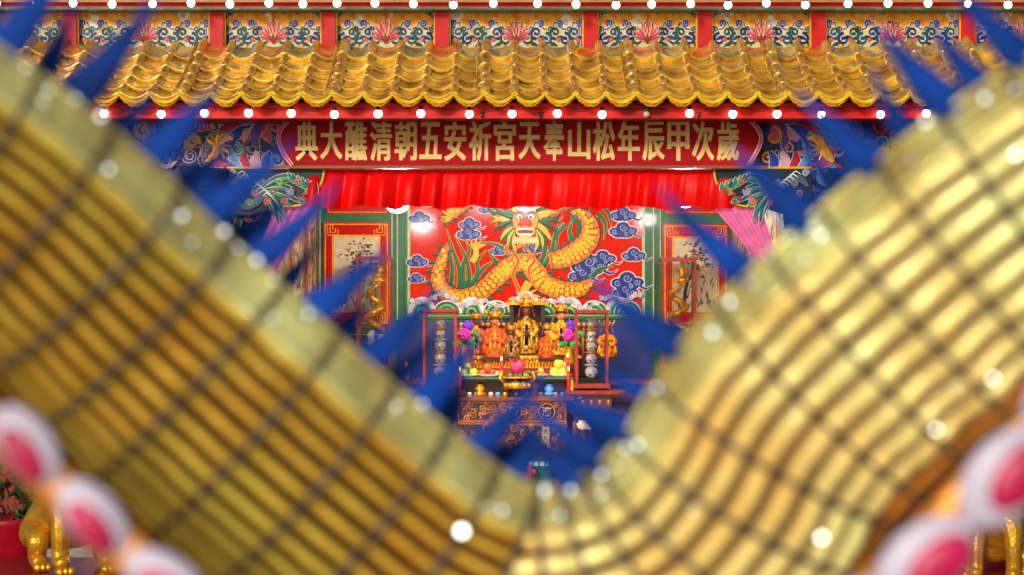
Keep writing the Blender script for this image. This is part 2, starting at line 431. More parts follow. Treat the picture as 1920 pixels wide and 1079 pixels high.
VAL=M('red_satin',(240,8,5),rough=.45,transl=.35,var=.05,scale=3,spec=.3)
b=MB(); vs=[];fs=[];NU=320;NV=10
rg=random.Random(5); ph=[rg.uniform(.4,1.4) for _ in range(40)]
def pleat(x): 
    k=(x+12*math.sin(x*.021))/42; i=int(k)%40
    f=k-int(k); return .095*math.sin(math.pi*f)**1.5*ph[i]+.006*math.sin(x*.31)*ph[(i+3)%40]+.018*math.sin(x*.04+1)
for i in range(NU+1):
    x=575+800*i/NU
    for j in range(NV+1):
        t=j/NV; bot=390+3*math.sin(x*.062)-1.5*math.sin(x*.15)
        y=318+(bot-318)*t; p=at(x,y,20.36); p.y-=pleat(max(0,x-575+8*t))*(.25+.9*t)+.04*math.sin(t*math.pi)
        vs.append(p)
for i in range(NU):
    for j in range(NV): fs.append((i*(NV+1)+j,i*(NV+1)+j+1,(i+1)*(NV+1)+j+1,(i+1)*(NV+1)+j))
b.add(vs,fs,VAL)
b.build('red_valance_curtain')
PK=M('pink_gauze',(245,125,185),rough=.6,transl=.35,var=.08)
def drape(name,top,bot):
    b=MB(); vs=[];fs=[];N=40;K=14
    for i in range(N+1):
        u=i/N
        for j in range(K+1):
            t=j/K
            x=top[0]+(top[1]-top[0])*u; xb=bot[0]+(bot[1]-bot[0])*u
            y=386+(bot[2]-386)*t
            p=at(x+(xb-x)*(1-(1-t)**1.15),y,20.36); p.y+=.014*math.sin(u*27+.4*math.sin(u*9))*(1-.5*t)
            vs.append(p)
    for i in range(N):
        for j in range(K): fs.append((i*(K+1)+j,i*(K+1)+j+1,(i+1)*(K+1)+j+1,(i+1)*(K+1)+j))
    b.add(vs,fs,PK)
    q=at((bot[0]+bot[1])/2,bot[2],20.34); b.sph(q,(.09,.06,.04),MAG)
    b.tube([q+Vector((0,0,-.02)),q+Vector((.01,0,-.4)),q+Vector((-.02,0,-.9))],[.05,.09,.12],PK,10)
    b.build(name)
drape('pink_drape',(520,592),(452,500,550)); drape('pink_drape.001',(1334,1425),(1428,1466,510))

# ---------------- mural
MR=C(205,22,8,.12)
A=Art(26.02)
A.rect(758,366,1214,598,GREEN,0); A.rect(764,366,1209,593,C(165,205,140),.8); A.rect(769,366,1204,588,MR,1.6)
for x in(822,905,1065,1130): A.rect(x-.5,366,x+.5,588,C(90,10,8),1.9)
def fins(A,Q,off,l,w,mat,layer,step=2,side=1):
    for i in range(1,len(Q)-1,step):
        a=Q[i-1];c=Q[i+1];dx,dy=c[0]-a[0],c[1]-a[1];L=math.hypot(dx,dy) or 1
        nx,ny=-dy/L*side,dx/L*side
        u,v=Q[i][0]+nx*Q[i][2]*.42,Q[i][1]+ny*Q[i][2]*.42
        an=math.atan2(ny,nx)-.5*side
        A.leaf(u,v,an,l,w,mat,layer,outline=BLACK,ow=.6)
SC1=C(140,60,5); SC2=C(248,180,25); SC3=C(225,125,15)
def scaled(A,P,W,layer):
    Q=A.ribbon(P,W,C(215,120,15),layer,n=8,crest=.0,outline=BLACK,ow=1.8)
    acc=0;row=0
    for i in range(1,len(Q)-1):
        acc+=math.hypot(Q[i][0]-Q[i-1][0],Q[i][1]-Q[i-1][1])
        if acc<7.0: continue
        acc=0; row+=1
        a=Q[i-1];c=Q[i+1];dx,dy=c[0]-a[0],c[1]-a[1];L=math.hypot(dx,dy) or 1
        nx,ny=-dy/L,dx/L; w=Q[i][2]; n=max(1,int(w/8.5))
        for k in range(n):
            o=(k+.5+(.25 if row%2 else -.25))/n-.5
            u,v=Q[i][0]+nx*o*w*.84,Q[i][1]+ny*o*w*.84
            lz=layer+1.6-.02*row
            A.disk(u,v,min(5.6,w*.42),SC1,lz,n=10,dome=.0)
            A.disk(u+dx/L*1.2,v+dy/L*1.2,min(4.4,w*.34),SC3 if abs(o)>.36 else SC2,lz+.25,n=10,dome=.0)
    return Q
def cloud(A,u,v,s,layer=2.2):
    bl=[(-12,2,8,6),(0,-4,10,8),(12,1,9,6),(4,6,11,5),(-6,7,9,4)]
    for dx,dy,r,ry in bl: A.disk(u+dx*s,v+dy*s,(r+1.1)*s,WHITE,layer,ry=(ry+1.1)*s,dome=0)
    for dx,dy,r,ry in bl: A.disk(u+dx*s,v+dy*s,r*s,C(28,44,125),layer+.5,ry=ry*s,dome=0)
    for dx,dy,r,ry in bl[:4]: A.curl(u+dx*s,v+dy*s,ry*.7*s,dx,1,C(150,175,220),1.2*s,layer+1)
    A.ribbon([(u+16*s,v+6*s),(u+24*s,v+9*s),(u+32*s,v+4*s)],[3*s,2.4*s,.5],C(28,44,125),layer+.6,outline=WHITE,ow=.7)
for u,v,s in[(800,378,.9),(786,408,1.0),(880,420,1),(878,438,1.1),(1168,402,1.2),(1168,432,1.3),(1188,478,1.1),(1176,528,1.5),(1172,547,1.2),(1105,498,1.7),(1092,516,1.3),(782,490,1.0),(780,522,.8),(1000,466,.9),(912,392,.8),(1130,484,1.2),(935,470,.8)]: cloud(A,u,v,s)
FG=C(14,95,48)
for P in([(865,552),(880,520),(872,480),(852,440)],[(860,548),(862,510),(850,470),(838,430)],[(872,548),(895,515),(895,490),(912,470)],[(845,540),(848,500),(838,455)],[(1020,500),(1035,470),(1040,440),(1055,405)],[(880,540),(905,505),(925,490)],[(1075,460),(1068,430),(1085,395)],[(1110,520),(1125,505),(1150,500)],[(960,480),(935,460),(905,455)],[(1120,400),(1135,420),(1132,450)],[(870,540),(868,500),(880,470),(872,450)],[(1010,500),(1022,470),(1020,445),(1030,420)],[(955,500),(930,490),(915,468)],[(1060,420),(1045,440),(1045,465)],[(1120,380),(1140,400),(1146,425)],[(905,380),(925,400),(930,425)],[(1100,380),(1070,385),(1045,400)]):
    A.ribbon(P,[9,8,5,1][:len(P)] if len(P)==4 else [9,7,1],FG,3.7,outline=C(190,190,70),ow=.6)
Q=scaled(A,[(1030,490),(1058,484),(1088,468),(1106,443),(1104,417),(1088,400),(1070,398)],[30,36,40,36,28,16,5],5)
fins(A,Q,0,14,6,FG,4.4,4,-1); fins(A,Q,0,11,5,FG,4.4,5,1)
Q=scaled(A,[(838,462),(828,490),(821,520),(832,546),(862,558),(900,548),(930,522),(955,500),(985,492),(1003,510),(1018,530),(1048,543),(1085,543),(1110,526)],[10,20,26,29,30,32,34,34,34,38,36,34,28,10],7)
fins(A,Q,0,15,6,FG,6.3,4,1); fins(A,Q,0,11,5,C(14,85,42),6.3,5,-1)
Q=scaled(A,[(828,416),(845,404),(862,390),(880,376),(892,368)],[10,18,20,18,10],5)
fins(A,Q,0,10,5,FG,4.4,4,1)
for k in range(5): A.leaf(850,405,2.2+k*.5,24,5,YEL,7,outline=BLACK,bend=.4)
for k in range(4): A.leaf(893,470,-2.6+k*.5,22,6,YEL,6,outline=BLACK,bend=.6)
A.ribbon([(885,492),(893,478),(890,462)],[12,11,6],YEL,6.4,outline=BLACK)
for P in([(985,458),(962,470),(972,490),(962,515),(975,545),(990,560)],[(978,452),(955,458),(948,470),(958,478)],[(990,470),(1002,488),(992,505),(996,530)]):
    A.ribbon(P,[2]+[5]*(len(P)-2)+[2],C(225,70,12),10.4,outline=C(250,190,60),ow=1)
for k in range(6): A.leaf(988,560,-3.0+k*.6,26,6,YEL,10.8+k*.1,outline=BLACK,bend=.5,ow=.8)
A.ribbon([(992,530),(982,548),(990,566)],[16,14,18],C(240,165,40),11.6,outline=BLACK)
for k in range(26):
    a=-math.pi*1.12+ math.pi*1.24*k/25
    l=54 if abs(math.cos(a))>.6 else 26
    A.leaf(985+12*math.cos(a),412+6*math.sin(a),a,l,8,[FG,C(235,180,40),C(15,80,42)][k%3],10.0+(k%4)*.3,outline=BLACK,bend=.4*(1 if k%2 else -1),ow=.6)
for sg in(-1,1):
    for k in range(5): A.leaf(985+sg*20,425+k*3,(.3 if sg>0 else math.pi-.3)+sg*k*.22,38,6,[C(235,180,40),FG][k%2],10.9,outline=BLACK,bend=.5*sg,ow=.6)
    A.ribbon([(985+sg*14,392),(985+sg*30,384),(985+sg*38,372)],[6,5,2],C(240,220,170),12,outline=BLACK,ow=.8)
A.disk(985,414,25.5,BLACK,12.2,ry=28.5,dome=0);A.disk(985,414,24,C(228,150,30),12.6,ry=27,dome=0); A.disk(985,397,20,C(150,170,195),13.1,ry=9,dome=0)
for q in(-8,0,8): A.disk(985+q,394,6,C(205,220,230),13.6,ry=4)
A.disk(985,433,20,BLACK,13.2,ry=14.5,dome=0); A.disk(985,433,18.6,C(245,195,70),13.7,ry=13,dome=0); A.disk(985,434,15,C(140,8,12),14.3,ry=9,dome=0)
for sg in(-1,1):
    A.disk(985+sg*11,407,7.5,BLACK,14.2,ry=5.5,dome=0); A.disk(985+sg*11,407,6,WHITE,14.7,ry=4.6,dome=0); A.disk(985+sg*10,408,2.5,BLACK,15.2)
    A.disk(985+sg*8,421,6,C(225,30,15),15.2,ry=5)
    A.ribbon([(985+sg*4,401),(985+sg*12,398),(985+sg*20,402)],[2,4,2],C(225,50,15),15)
A.disk(985,416,10.5,BLACK,15.4,ry=8,dome=0);A.disk(985,416,9,C(230,40,20),15.9,ry=6.8)
for q in range(-4,5): A.rect(985+q*3-1.2,427+abs(q)*.4,985+q*3+1.2,431+abs(q)*.4,WHITE,15.6); A.rect(985+q*2.8-1.1,438,985+q*2.8+1.1,442,WHITE,15.6)
for k in range(11):
    A.leaf(967+k*3.6,444,math.pi/2+(5-k)*.09,17,4,CREAM,13.5,outline=C(150,90,30),ow=.4)
for k in range(10):
    u=792+k*46; 
    for r,m in((31,WHITE),(28,C(12,105,62)),(22,C(115,190,115)),(18,C(18,115,68)),(12,C(130,200,130)),(8,DGREEN)):
        A.disk(u if u<1185 else 1176,588,r*.85,m,8.6+(31-r)*.06+(k%2)*1.8,a0=math.pi,a1=2*math.pi,ry=r*(.8 if k%2 else 1),dome=.0,n=16)
rg=random.Random(4)
for k in range(60):
    u=774+k*7.2; v=565+7*math.sin(k*.6)-(7*math.sin(k*.25))+rg.uniform(-3,3)
    A.curl(u,v,5.0,rg.uniform(0,6),rg.choice((-1,1)),[WHITE,C(235,190,205),C(190,210,230)][k%3],2.8,12.4,outline=C(90,50,80),ow=.6)
A.build('dragon_mural')

A=Art(26.02)
def panel(x0,x1,y0,y1,seed):
    A.rect(x0,y0,x1,y1,C(190,18,10,.2),1); A.frame(x0+3,y0+3,x1-3,y1-3,1.8,YEL,1.8); A.frame(x0+17,y0+24,x1-17,y1-24,2.4,YEL,1.8)
    A.rect(x0+20,y0+27,x1-20,y1-27,C(205,190,155,.25),1.8)
    for cx,sx in((x0+3,1),(x1-3,-1)):
        for cy,sy in((y0+3,1),(y1-3,-1)):
            for q in(5,10,15):
                A.ribbon([(cx+sx*q,cy),(cx+sx*q,cy+sy*(26-q)),(cx+sx*(30-q),cy+sy*(26-q)),(cx+sx*(30-q),cy+sy*(14-q*.5))],1.6,YEL,2.2,smooth=False)
    rg=random.Random(seed)
    bx=(x0+x1)/2
    A.ribbon([(bx-22,y1-40),(bx-15,y1-80),(bx+5,y1-110),(bx-5,y0+75),(bx+18,y0+45)],[7,5,4,3,1],C(50,40,35),2.5)
    for k in range(90):
        u=rg.gauss(bx+4,19);v=rg.gauss(y0+62,18)
        if x0+22<u<x1-22 and y0+30<v: A.disk(u,v,rg.uniform(1.5,4.5),[C(40,60,50),C(60,80,60),C(140,50,40),C(90,100,90)][k%4],2.8+.1*(k%9),ry=rg.uniform(1,2.6),n=7)
    for k in range(40):
        u=rg.uniform(x0+24,x1-24);v=y1-30-rg.random()**2*50; A.leaf(u,v,-math.pi/2+rg.uniform(-.6,.6),rg.uniform(8,18),3,[C(110,105,90),C(80,90,80),C(60,60,55)][k%3],2.6)
panel(606,730,417,610,1); panel(1243,1365,420,610,2)
for x0,x1 in((612,728),(1246,1362)):
    A.rect(x0,380,x1,402,C(180,18,12),1); A.frame(x0+3,383,x1-3,399,1.2,YEL,2)
    A.rect(x0-4,615,x1+4,700,C(10,78,60),1); A.frame(x0,627,x1,655,1.4,YEL,1.6)
    for k in range(9): A.curl(x0+10+k*12,641,5,k,1,C(90,150,130),1.8,2)
for x in(600,735,745,1225,1238,1370): A.rect(x-1,366,x+1,600,C(200,200,150),1.4)
A.rect(586,370,598,760,C(10,110,68),1)
A.rect(746,602,1224,900,WB,1.0)
A.build('wall_panels',T)
for X,s,nm in((XL,1,'side_panel_paintings'),(XR,-1,'side_panel_paintings_right')):
    A=Art(22,mp=lambda u,v,h,X=X,s=s: Vector((X+s*(h+.004),u,v)),k=182)
    for y0 in(21.2,22.8,24.4):
        A.rect(y0,1.6,y0+1.4,4.3,C(180,22,14),0); A.frame(y0+.05,1.65,y0+1.35,4.25,.04,YEL,.6)
        A.rect(y0+.2,1.9,y0+1.2,4.0,C(190,165,110),.7); A.frame(y0+.2,1.9,y0+1.2,4.0,.03,BLACK,.9)
        rg=random.Random(int(y0*10))
        for k in range(80):
            u=rg.gauss(y0+.7,.22);v=rg.uniform(2,3.8)
            if y0+.3<u<y0+1.1: A.leaf(u,v,rg.uniform(0,6),rg.uniform(.06,.16),.06,[BLACK,C(60,50,40),TEAL,C(120,70,30),DGREEN][k%5],1.2+.1*(k%7))
    A.build(nm,T)

LM=M('lamp_face',(255,250,240),emit=300,var=0)
def lamp(name,x,y,z):
    b=MB(); b.lathe([(.0,.12),(.05,.12),(.07,.06),(.115,.0),(.11,-.005)],(x,y,z),M('lamp_shade_white',(220,220,215),rough=.4),18)
    b.sph((x,y,z-.01),(.115,.115,.08),LM,16,8)
    b.tube([(x,y,z+.12),(x,y,4.56)],.012,SOCK,6); b.build(name)
p=at(745,384,22.9); lamp('hanging_lamp',p.x,p.y,p.z)
p=at(1285,374,22.9); lamp('hanging_lamp.001',p.x,p.y,p.z)
lamp('hanging_lamp.002',.1,22.0,4.3)
def area(name,loc,size,e,col,tgt):
    l=bpy.data.lights.new(name,'AREA'); l.energy=e; l.size=size; l.color=col
    o=bpy.data.objects.new(name,l); bpy.context.scene.collection.objects.link(o); o.location=loc
    o.rotation_euler=(Vector(tgt)-Vector(loc)).to_track_quat('-Z','Y').to_euler(); return o
area('hall_fill_light',(0,22.6,4.5),1.2,90,(1,.93,.82),(0,25.5,2.6))  # fill light added to brighten the hall; no fixture of its own
area('hall_fill_light.001',(0,23.4,4.5),.8,80,(1,.9,.74),(0,24.7,2.2))  # second added fill, brightens the altar

CRY=M('crystal',(240,244,248),rough=.04,metal=.15,coat=1,var=.35,scale=30)
def case(name,u0,u1,v0,v1,d,kind):
    E=empty(name); b=MB()
    a=at(u0,v0,d);c=at(u1,v1,d);w=c.x-a.x;zt,zb=a.z,c.z;y0=d;y1=d+w
    for X in(a.x+.014,c.x-.014):
        for Y in(y0+.014,y1-.014): b.box2((X-.014,Y-.014,zb+.05),(X+.014,Y+.014,zt-.03),RWOOD)
    b.box2((a.x-.01,y0-.01,zt-.03),(c.x+.01,y1+.01,zt),RWOOD)
    b.box2((a.x-.02,y0-.02,zb),(c.x+.02,y1+.02,zb+.05),RWOOD)
    b.box2((a.x+.03,y0+.003,zt-.05),(c.x-.03,y0+.015,zt-.031),RWOOD)
    b.build('frame',E)
    b=MB()
    b.add([(a.x+.02,y0+.006,zb+.05),(c.x-.02,y0+.006,zb+.05),(c.x-.02,y0+.006,zt-.05),(a.x+.02,y0+.006,zt-.05)],[(0,1,2,3)],glassM(),False)
    for X in(a.x+.006,c.x-.006): b.add([(X,y0+.02,zb+.05),(X,y1-.02,zb+.05),(X,y1-.02,zt-.05),(X,y0+.02,zt-.05)],[(0,1,2,3)],glassM(),False)
    b.build('glass_panes',E)
    b=MB(); cx=(a.x+c.x)/2; cy=d+w/2; H=zt-zb-.1; z=zb+.05
    if kind=='dragon':
        b.lathe([(0,0),(w*.36,0),(w*.36,.05),(w*.25,.07),(w*.2,.14),(w*.3,.18),(0,.18)],(cx,cy,z),BLACK)
        for q in range(9): b.sph((cx+w*.2*math.cos(q*2.1),cy-w*.1+w*.1*math.sin(q*1.7),z+.2+q*.02),w*.11,CRY,8,6)
        n=60;P=[];R=[]
        for i in range(n):
            t=i/(n-1); rr_=w*.26*(1-.5*t)+.01*math.sin(i)
            P.append((cx+rr_*math.cos(t*13),cy+rr_*math.sin(t*13),z+.25+w*.35+t*(H*.5))); R.append(.012+.028*math.sin(math.pi*min(1,t*.8+.2)))
        b.tube(P,R,GOLD,8)
        for i in range(2,n-2,3):
            p=Vector(P[i]); o=(p-Vector((cx,cy,p.z))).normalized(); b.tube([p,p+o*.05+Vector((0,0,.03))],[.016,.002],GOLD,5)
        hd=Vector(P[-1]); b.sph(hd,(.06,.05,.045),GOLD); b.sph(hd+Vector((-.06,-.02,-.01)),(.045,.03,.022),GOLD)
        for q in(-1,1): b.tube([hd+Vector((.01,q*.02,.03)),hd+Vector((.05,q*.04,.12)),hd+Vector((.03,q*.05,.17))],[.012,.009,.002],GOLD,5)
        for k in range(10): b.tube([hd,hd+Vector((.09*math.cos(k),.05*math.sin(k*2),.08*math.sin(k)))],[.015,.002],GOLD,5)
        b.lathe([(0,0),(.05,.02),(.015,.05),(.04,.1),(.01,.14),(.025,.18),(0,.24)],hd+Vector((0,.05,.02)),GOLD,10)
    else:
        zz=z; b.box2((cx-w*.36,cy-w*.36,zz),(cx+w*.36,cy+w*.36,zz+.05),BLACK); zz+=.05
        rads=[.30,.26,.25,.22,.2]; tot=sum(2*r*w for r in rads)+5*.035; k=H*.97/ (tot+.05)
        for i,r in enumerate(rads):
            r=r*w*k; b.sph((cx,cy,zz+r),(r,r,r),CRY,16,10)
            for q in range(7):
                aa=q*.9; b.sph((cx+r*.75*math.cos(aa),cy-abs(r*.75*math.sin(aa)),zz+r+r*.4*math.sin(q*2)),r*.26,(GOLD,CRY,BLACK,CRY)[q%4],8,6)
            zz+=2*r
            b.lathe([(0,0),(r*.7,0),(r*1.25,.012*k),(r*.9,.03*k),(r*.4,.035*k),(0,.035*k)],(cx,cy,zz-.004),(CRY,GOLD)[i%2],14); zz+=.035*k-.008
    b.build('ornament',E)
    return E
case('dragon_display_case',668,733,481,692,25.3,'dragon')
case('dragon_display_case.001',1241,1306,483,692,25.3,'dragon')
case('crystal_display_case',793,856,580,728,24.0,'crystal')
case('crystal_display_case.001',1079,1141,582,728,24.0,'crystal')

def pedestal(name,u0,u1,v0,d,dep):
    b=MB(); a=at(u0,v0,d);c=at(u1,v0,d); z=a.z; w=c.x-a.x; cx=(a.x+c.x)/2
    b.box2((a.x-.06,d-.06,z-.04),(c.x+.06,d+dep+.06,z),RWOOD)
    b.box2((a.x-.03,d-.03,z-.07),(c.x+.03,d+dep+.03,z-.042),DWOOD)
    b.box2((a.x+.02,d+.02,z-.2),(c.x-.02,d+dep-.02,z-.072),WOOD)
    b.box2((a.x-.02,d-.02,z-.25),(c.x+.02,d+dep+.02,z-.202),DWOOD)
    b.box2((a.x+.03,d+.03,1.0),(c.x-.03,d+dep-.03,z-.252),DWOOD)
    b.box2((a.x-.04,d-.04,.812),(c.x+.04,d+dep+.04,.998),RWOOD)
    for k in range(5):
        X=a.x+w*(k+.5)/5; b.sph((X,d+.015,z-.135),(w*.07,.015,.045),M('gilt_wood',(180,110,40),rough=.3,metal=.4))
        b.sph((X,d+.025,z-.45),(w*.08,.015,.12),WOOD)
    return b.build(name)
pedestal('wooden_pedestal',780,862,733,23.9,.5); pedestal('wooden_pedestal.001',1070,1150,733,23.9,.5)
pedestal('side_cabinet',655,788,714,25.0,.7); pedestal('side_cabinet.001',1148,1320,714,25.0,.7)

b=MB(); d=24.9
a=at(855,672,d);c=at(1085,700,d)
b.box2((a.x,d,c.z+.06),(c.x,d+.7,a.z),YEL); b.box2((a.x-.03,d-.03,a.z),(c.x+.03,d+.72,a.z+.03),GOLD)
b.box2((a.x,d-.01,.812),(c.x,d+.6,c.z+.058),RWOOD)
for k in range(40):
    X=a.x+(c.x-a.x)*(k+.5)/40; b.tube([(X,d-.015,a.z-.01),(X,d-.02,c.z+.07)],[.016,.006],(GOLD,ORG)[k%2],5)
for k in range(14):
    X=a.x+(c.x-a.x)*(k+.5)/14; b.sph((X,d-.03,a.z+.0),(.03,.02,.03),GOLD,8,6)
b.build('upper_altar_table')
d=24.1
b=MB(); a=at(858,708,d);c=at(1076,745,d)
b.box2((a.x,d,a.z-.02),(c.x,d+.6,a.z),M('glass_green_top',(60,110,90),rough=.08,coat=1))
for X in(a.x+.02,c.x-.02,0.09): b.box2((X-.015,d+.02,c.z),(X+.015,d+.05,a.z-.021),GOLD)
b.box2((a.x+.02,d+.3,c.z),(c.x-.02,d+.32,a.z-.03),M('mirror_panel',(110,90,70),rough=.1,metal=.8))
for k in range(16):
    X=a.x+.05+(c.x-a.x-.1)*k/15; b.lathe([(0,0),(.02,0),(.03,.03),(.022,.05),(0,.055)],(X,d+.1,c.z+.0),(GOLD,WHITE,LBLUE)[k%3],10)
b.build('offering_table')
E=empty('carved_altar_table')
d=23.7
b=MB(); a=at(846,745,d);c=at(1072,752,d)
b.box2((a.x-.02,d-.03,c.z),(c.x+.02,d+.95,a.z),WOOD)
for q in(-1,1):
    X=(c.x+.02) if q>0 else (a.x-.02)
    b.tube([(X,d+.2,a.z-.03),(X+q*.1,d+.2,a.z-.02),(X+q*.15,d+.2,a.z+.05)],[.03,.03,.015],WOOD,8)
a2=at(858,752,d);c2=at(1062,856,d)
b.box2((a2.x,d+.02,c2.z),(c2.x,d+.85,a2.z-.002),DWOOD)
b.box2((a2.x-.03,d-.01,c2.z-.05),(c2.x+.03,d+.9,c2.z-.002),DWOOD)
for X in(a2.x+.05,c2.x-.05):
    for Y in(d+.07,d+.8): b.tube([(X,Y,c2.z-.05),(X,Y,1.0),(X,Y-.04,.812)],[.06,.04,.07],WOOD,8)
b.build('table_body',E)
A=Art(d+.015)
GW=M('gilt_carving',(195,116,50),rough=.35,metal=.2,bump=.2); W2=M('mid_wood_carving',(145,76,34),rough=.35,coat=.3)
A.rect(860,755,1060,788,DWOOD,.3); A.frame(858,753,1062,790,3,W2,1)
scrollfield(A,lambda u,v:abs(u-963)>17 and abs(u-1025)>17,(866,759,1056,786),60,[GW,W2,W2],4,8,31,outs=None,layer=1.3)
A.frame(858,790,1062,796,2,GW,1.2)
A.poly([(908,796),(1018,796),(1018,852),(905,852)],C(90,44,20),.8)
scrollfield(A,lambda u,v:True,(912,800,1014,848),60,[GW,W2,GOLD,DWOOD],4,9,32,layer=1.6)
scrollfield(A,lambda u,v:True,(862,800,900,850),20,[W2,DWOOD],4,9,33,layer=1.3)
scrollfield(A,lambda u,v:True,(1036,800,1060,850),14,[W2,GW],4,8,34,layer=1.3)
A.frame(905,796,1020,854,3,GW,2.2)
for x,ch in((963,'陽'),(1025,'濟')):
    A.disk(x,772,16,GW,5.4,dome=.0,n=24); A.disk(x,772,13.8,BLACK,6,dome=.0,n=24); glyph(ch,A,x,772,18,19,M('gilt_glyph',(235,175,90),rough=.3,metal=.2),6.8,bold=.02)
A.rect(1016,800,1030,848,CREAM,5.6) 
for i,ch in enumerate('大八千'): glyph(ch,A,1023,809+i*14,10,11,BLACK,6.2)
A.build('carving',E)

b=MB(); d=23.3
a=at(884,862,d);c=at(1034,900,d)
b.box2((a.x,d,.812),(c.x,d+.35,a.z),M('teal_cabinet',(10,90,90),rough=.3,coat=.3))
b.box2((a.x+.03,d-.01,a.z-.07),(c.x-.03,d-.002,a.z-.02),M('pale_lit_strip',(170,220,225),emit=.8))
for k in range(12): b.box2((a.x+.05+k*.068,d-.02,a.z-.08),(a.x+.065+k*.068,d-.011,a.z-.01),TEAL)
b.build('teal_low_cabinet')
def lotus(name,p,s,mat,tip):
    b=MB()
    for ring,(n,tilt,l) in enumerate(((8,.35,1),(8,.8,1.05),(6,1.2,.9))):
        for k in range(n):
            a=2*math.pi*k/n+ring*.4; P=[];R=[]
            for t,w in((0,.1),(.3,.3),(.6,.34),(.85,.18),(1,.02)):
                tt=tilt*(1-.3*t)+.25*t
                P.append(Vector(p)+Vector((math.cos(a)*math.cos(tt)*l*t,math.sin(a)*math.cos(tt)*l*t,math.sin(tt)*l*t))*s); R.append(w*s)
            b.tube(P,R,mat,8,flat=.25)
    b.sph(Vector(p)+Vector((0,0,.25*s)),.16*s,YEL); b.build(name)
lotus('pink_lotus_lamp',at(975,897,23.1),.19,M('lotus_pink',(235,110,110),rough=.4,transl=.3),None)
lotus('white_lotus_lamp',at(1098,803,23.6),.11,M('lotus_lit',(255,225,190),emit=1.6),None)
lotus('white_lotus_lamp.001',at(822,800,23.6),.07,MC['lotus_lit'],None)

FACE=M('statue_face_dark',(110,52,30),rough=.35); RR=M('embroidered_red',(185,12,12),rough=.5,bump=.4,var=.3,scale=26,tint=(205,110,20),spec=.3)
YR=M('embroidered_yellow',(228,165,25),rough=.45,bump=.4,var=.3,scale=26,tint=(160,25,14),spec=.3)
PF_=M('statue_face_pink',(205,120,90),rough=.4)
def deity(name,u,vb,h_px,d,robe,wide=.30,face=FACE,tall=False):
    b=MB(); o=at(u,vb,d); H=h_px*d/F; w=H*wide
    b.box((o.x,d,o.z+.02*H),(w*2.1,w*1.5,H*.08),DWOOD)
    b.lathe([(w*.95,.05*H),(w*1.0,.12*H),(w*.85,.25*H),(w*.62,.42*H),(w*.66,.55*H),(w*.5,.62*H),(w*.22,.66*H),(w*.2,.70*H)],o,robe,18)
    for q in(-1,1):
        b.tube([o+Vector((q*w*.5,0,.6*H)),o+Vector((q*w*.85,-w*.2,.45*H)),o+Vector((q*w*.5,-w*.75,.36*H)),o+Vector((q*w*.12,-w*.85,.40*H))],[w*.2,w*.26,w*.3,w*.1],robe,8)
        b.sph(o+Vector((q*w*.1,-w*.9,.42*H)),w*.1,face,8,6)
        b.tube([o+Vector((q*w*.75,-w*.5,.35*H)),o+Vector((q*w*.85,-w*.5,.1*H))],[w*.16,w*.3],robe,8)
        b.sph(o+Vector((q*w*.3,0,.765*H)),(w*.06,w*.08,w*.1),face,8,6)
        b.sph(o+Vector((q*w*.1,-w*.26,.775*H)),w*.035,BLACK,6,4)
        for k in range(6): b.sph(o+Vector((q*w*(.45+.04*k),-w*.1,.86*H-k*.035*H)),w*.06,(GOLD,MAG)[k%2],6,4)
        b.tube([o+Vector((q*w*.3,w*.1,.85*H)),o+Vector((q*w*.75,w*.1,.95*H)),o+Vector((q*w*.8,w*.1,1.04*H))],[w*.06,w*.05,w*.02],GOLD,6)
        b.tube([o+Vector((q*w*.35,-w*.6,.5*H)),o+Vector((q*w*.4,-w*1.0,.15*H))],[w*.07,w*.09],GOLD if robe is not YR else RR,6)
    b.sph(o+Vector((0,0,.765*H)),(w*.3,w*.28,.085*H),face,14,10)
    b.tube([o+Vector((0,-w*.27,.78*H)),o+Vector((0,-w*.33,.755*H))],[w*.03,w*.06],face,6)
    b.box(o+Vector((0,-w*.27,.725*H)),(w*.15,w*.04,w*.04),MAG)
    b.lathe([(w*.34,.82*H),(w*.36,.86*H),(w*.42,.9*H),(w*.3,.94*H),(w*.2,(1.0 if not tall else 1.08)*H),(0,(1.02 if not tall else 1.1)*H)],o,GOLD,16)
    b.lathe([(w*.35,.83*H),(w*.375,.85*H),(w*.35,.87*H)],o,BLACK,16)
    for k in range(7):
        a=math.pi*(1.1+.8*k/6); p=o+Vector((w*.42*math.cos(a),w*.42*math.sin(a),.9*H)); b.tube([p,p+Vector((0,0,.09*H))],[w*.06,w*.01],GOLD,5); b.sph(p+Vector((0,0,.1*H)),w*.06,(MAG,BLUE)[k%2],6,4)
    for k in range(3): b.lathe([(w*(.5+.07*k)+.006,(.56-.07*k)*H),(w*(.54+.07*k)+.012,(.545-.07*k)*H),(w*(.5+.07*k),(.53-.07*k)*H)],o,(GOLD,DGREEN,GOLD)[k],18)
    b.tube([o+Vector((0,-w*.62,.55*H)),o+Vector((0,-w*.95,.2*H))],[w*.1,w*.16],YR if robe is RR else BLACK,6)
    b.build(name)
deity('deity_statue',928,674,92,24.95,RR,.26,PF_)
deity('deity_statue.001',1052,670,100,24.95,YR,.25,PF_)
deity('deity_statue.002',987,668,108,25.0,M('statue_gold_robe',(205,145,40),rough=.35,metal=.4,bump=.5,var=.5,scale=25,tint=(50,30,12)),.22,tall=True)
deity('deity_statue.003',893,668,82,25.2,YR,.22)
deity('deity_statue.004',1026,674,66,24.9,RR,.24,PF_)
deity('deity_statue.005',868,672,60,25.2,RR,.28)
deity('deity_statue.006',1138,672,70,25.3,YR,.26)
deity('deity_statue.007',958,672,62,24.9,M('statue_dark_robe',(50,30,22),rough=.4,var=.5,scale=30,tint=(180,120,40)),.24)
b=MB(); d=25.3; a=at(955,572,d);c=at(1022,670,d)
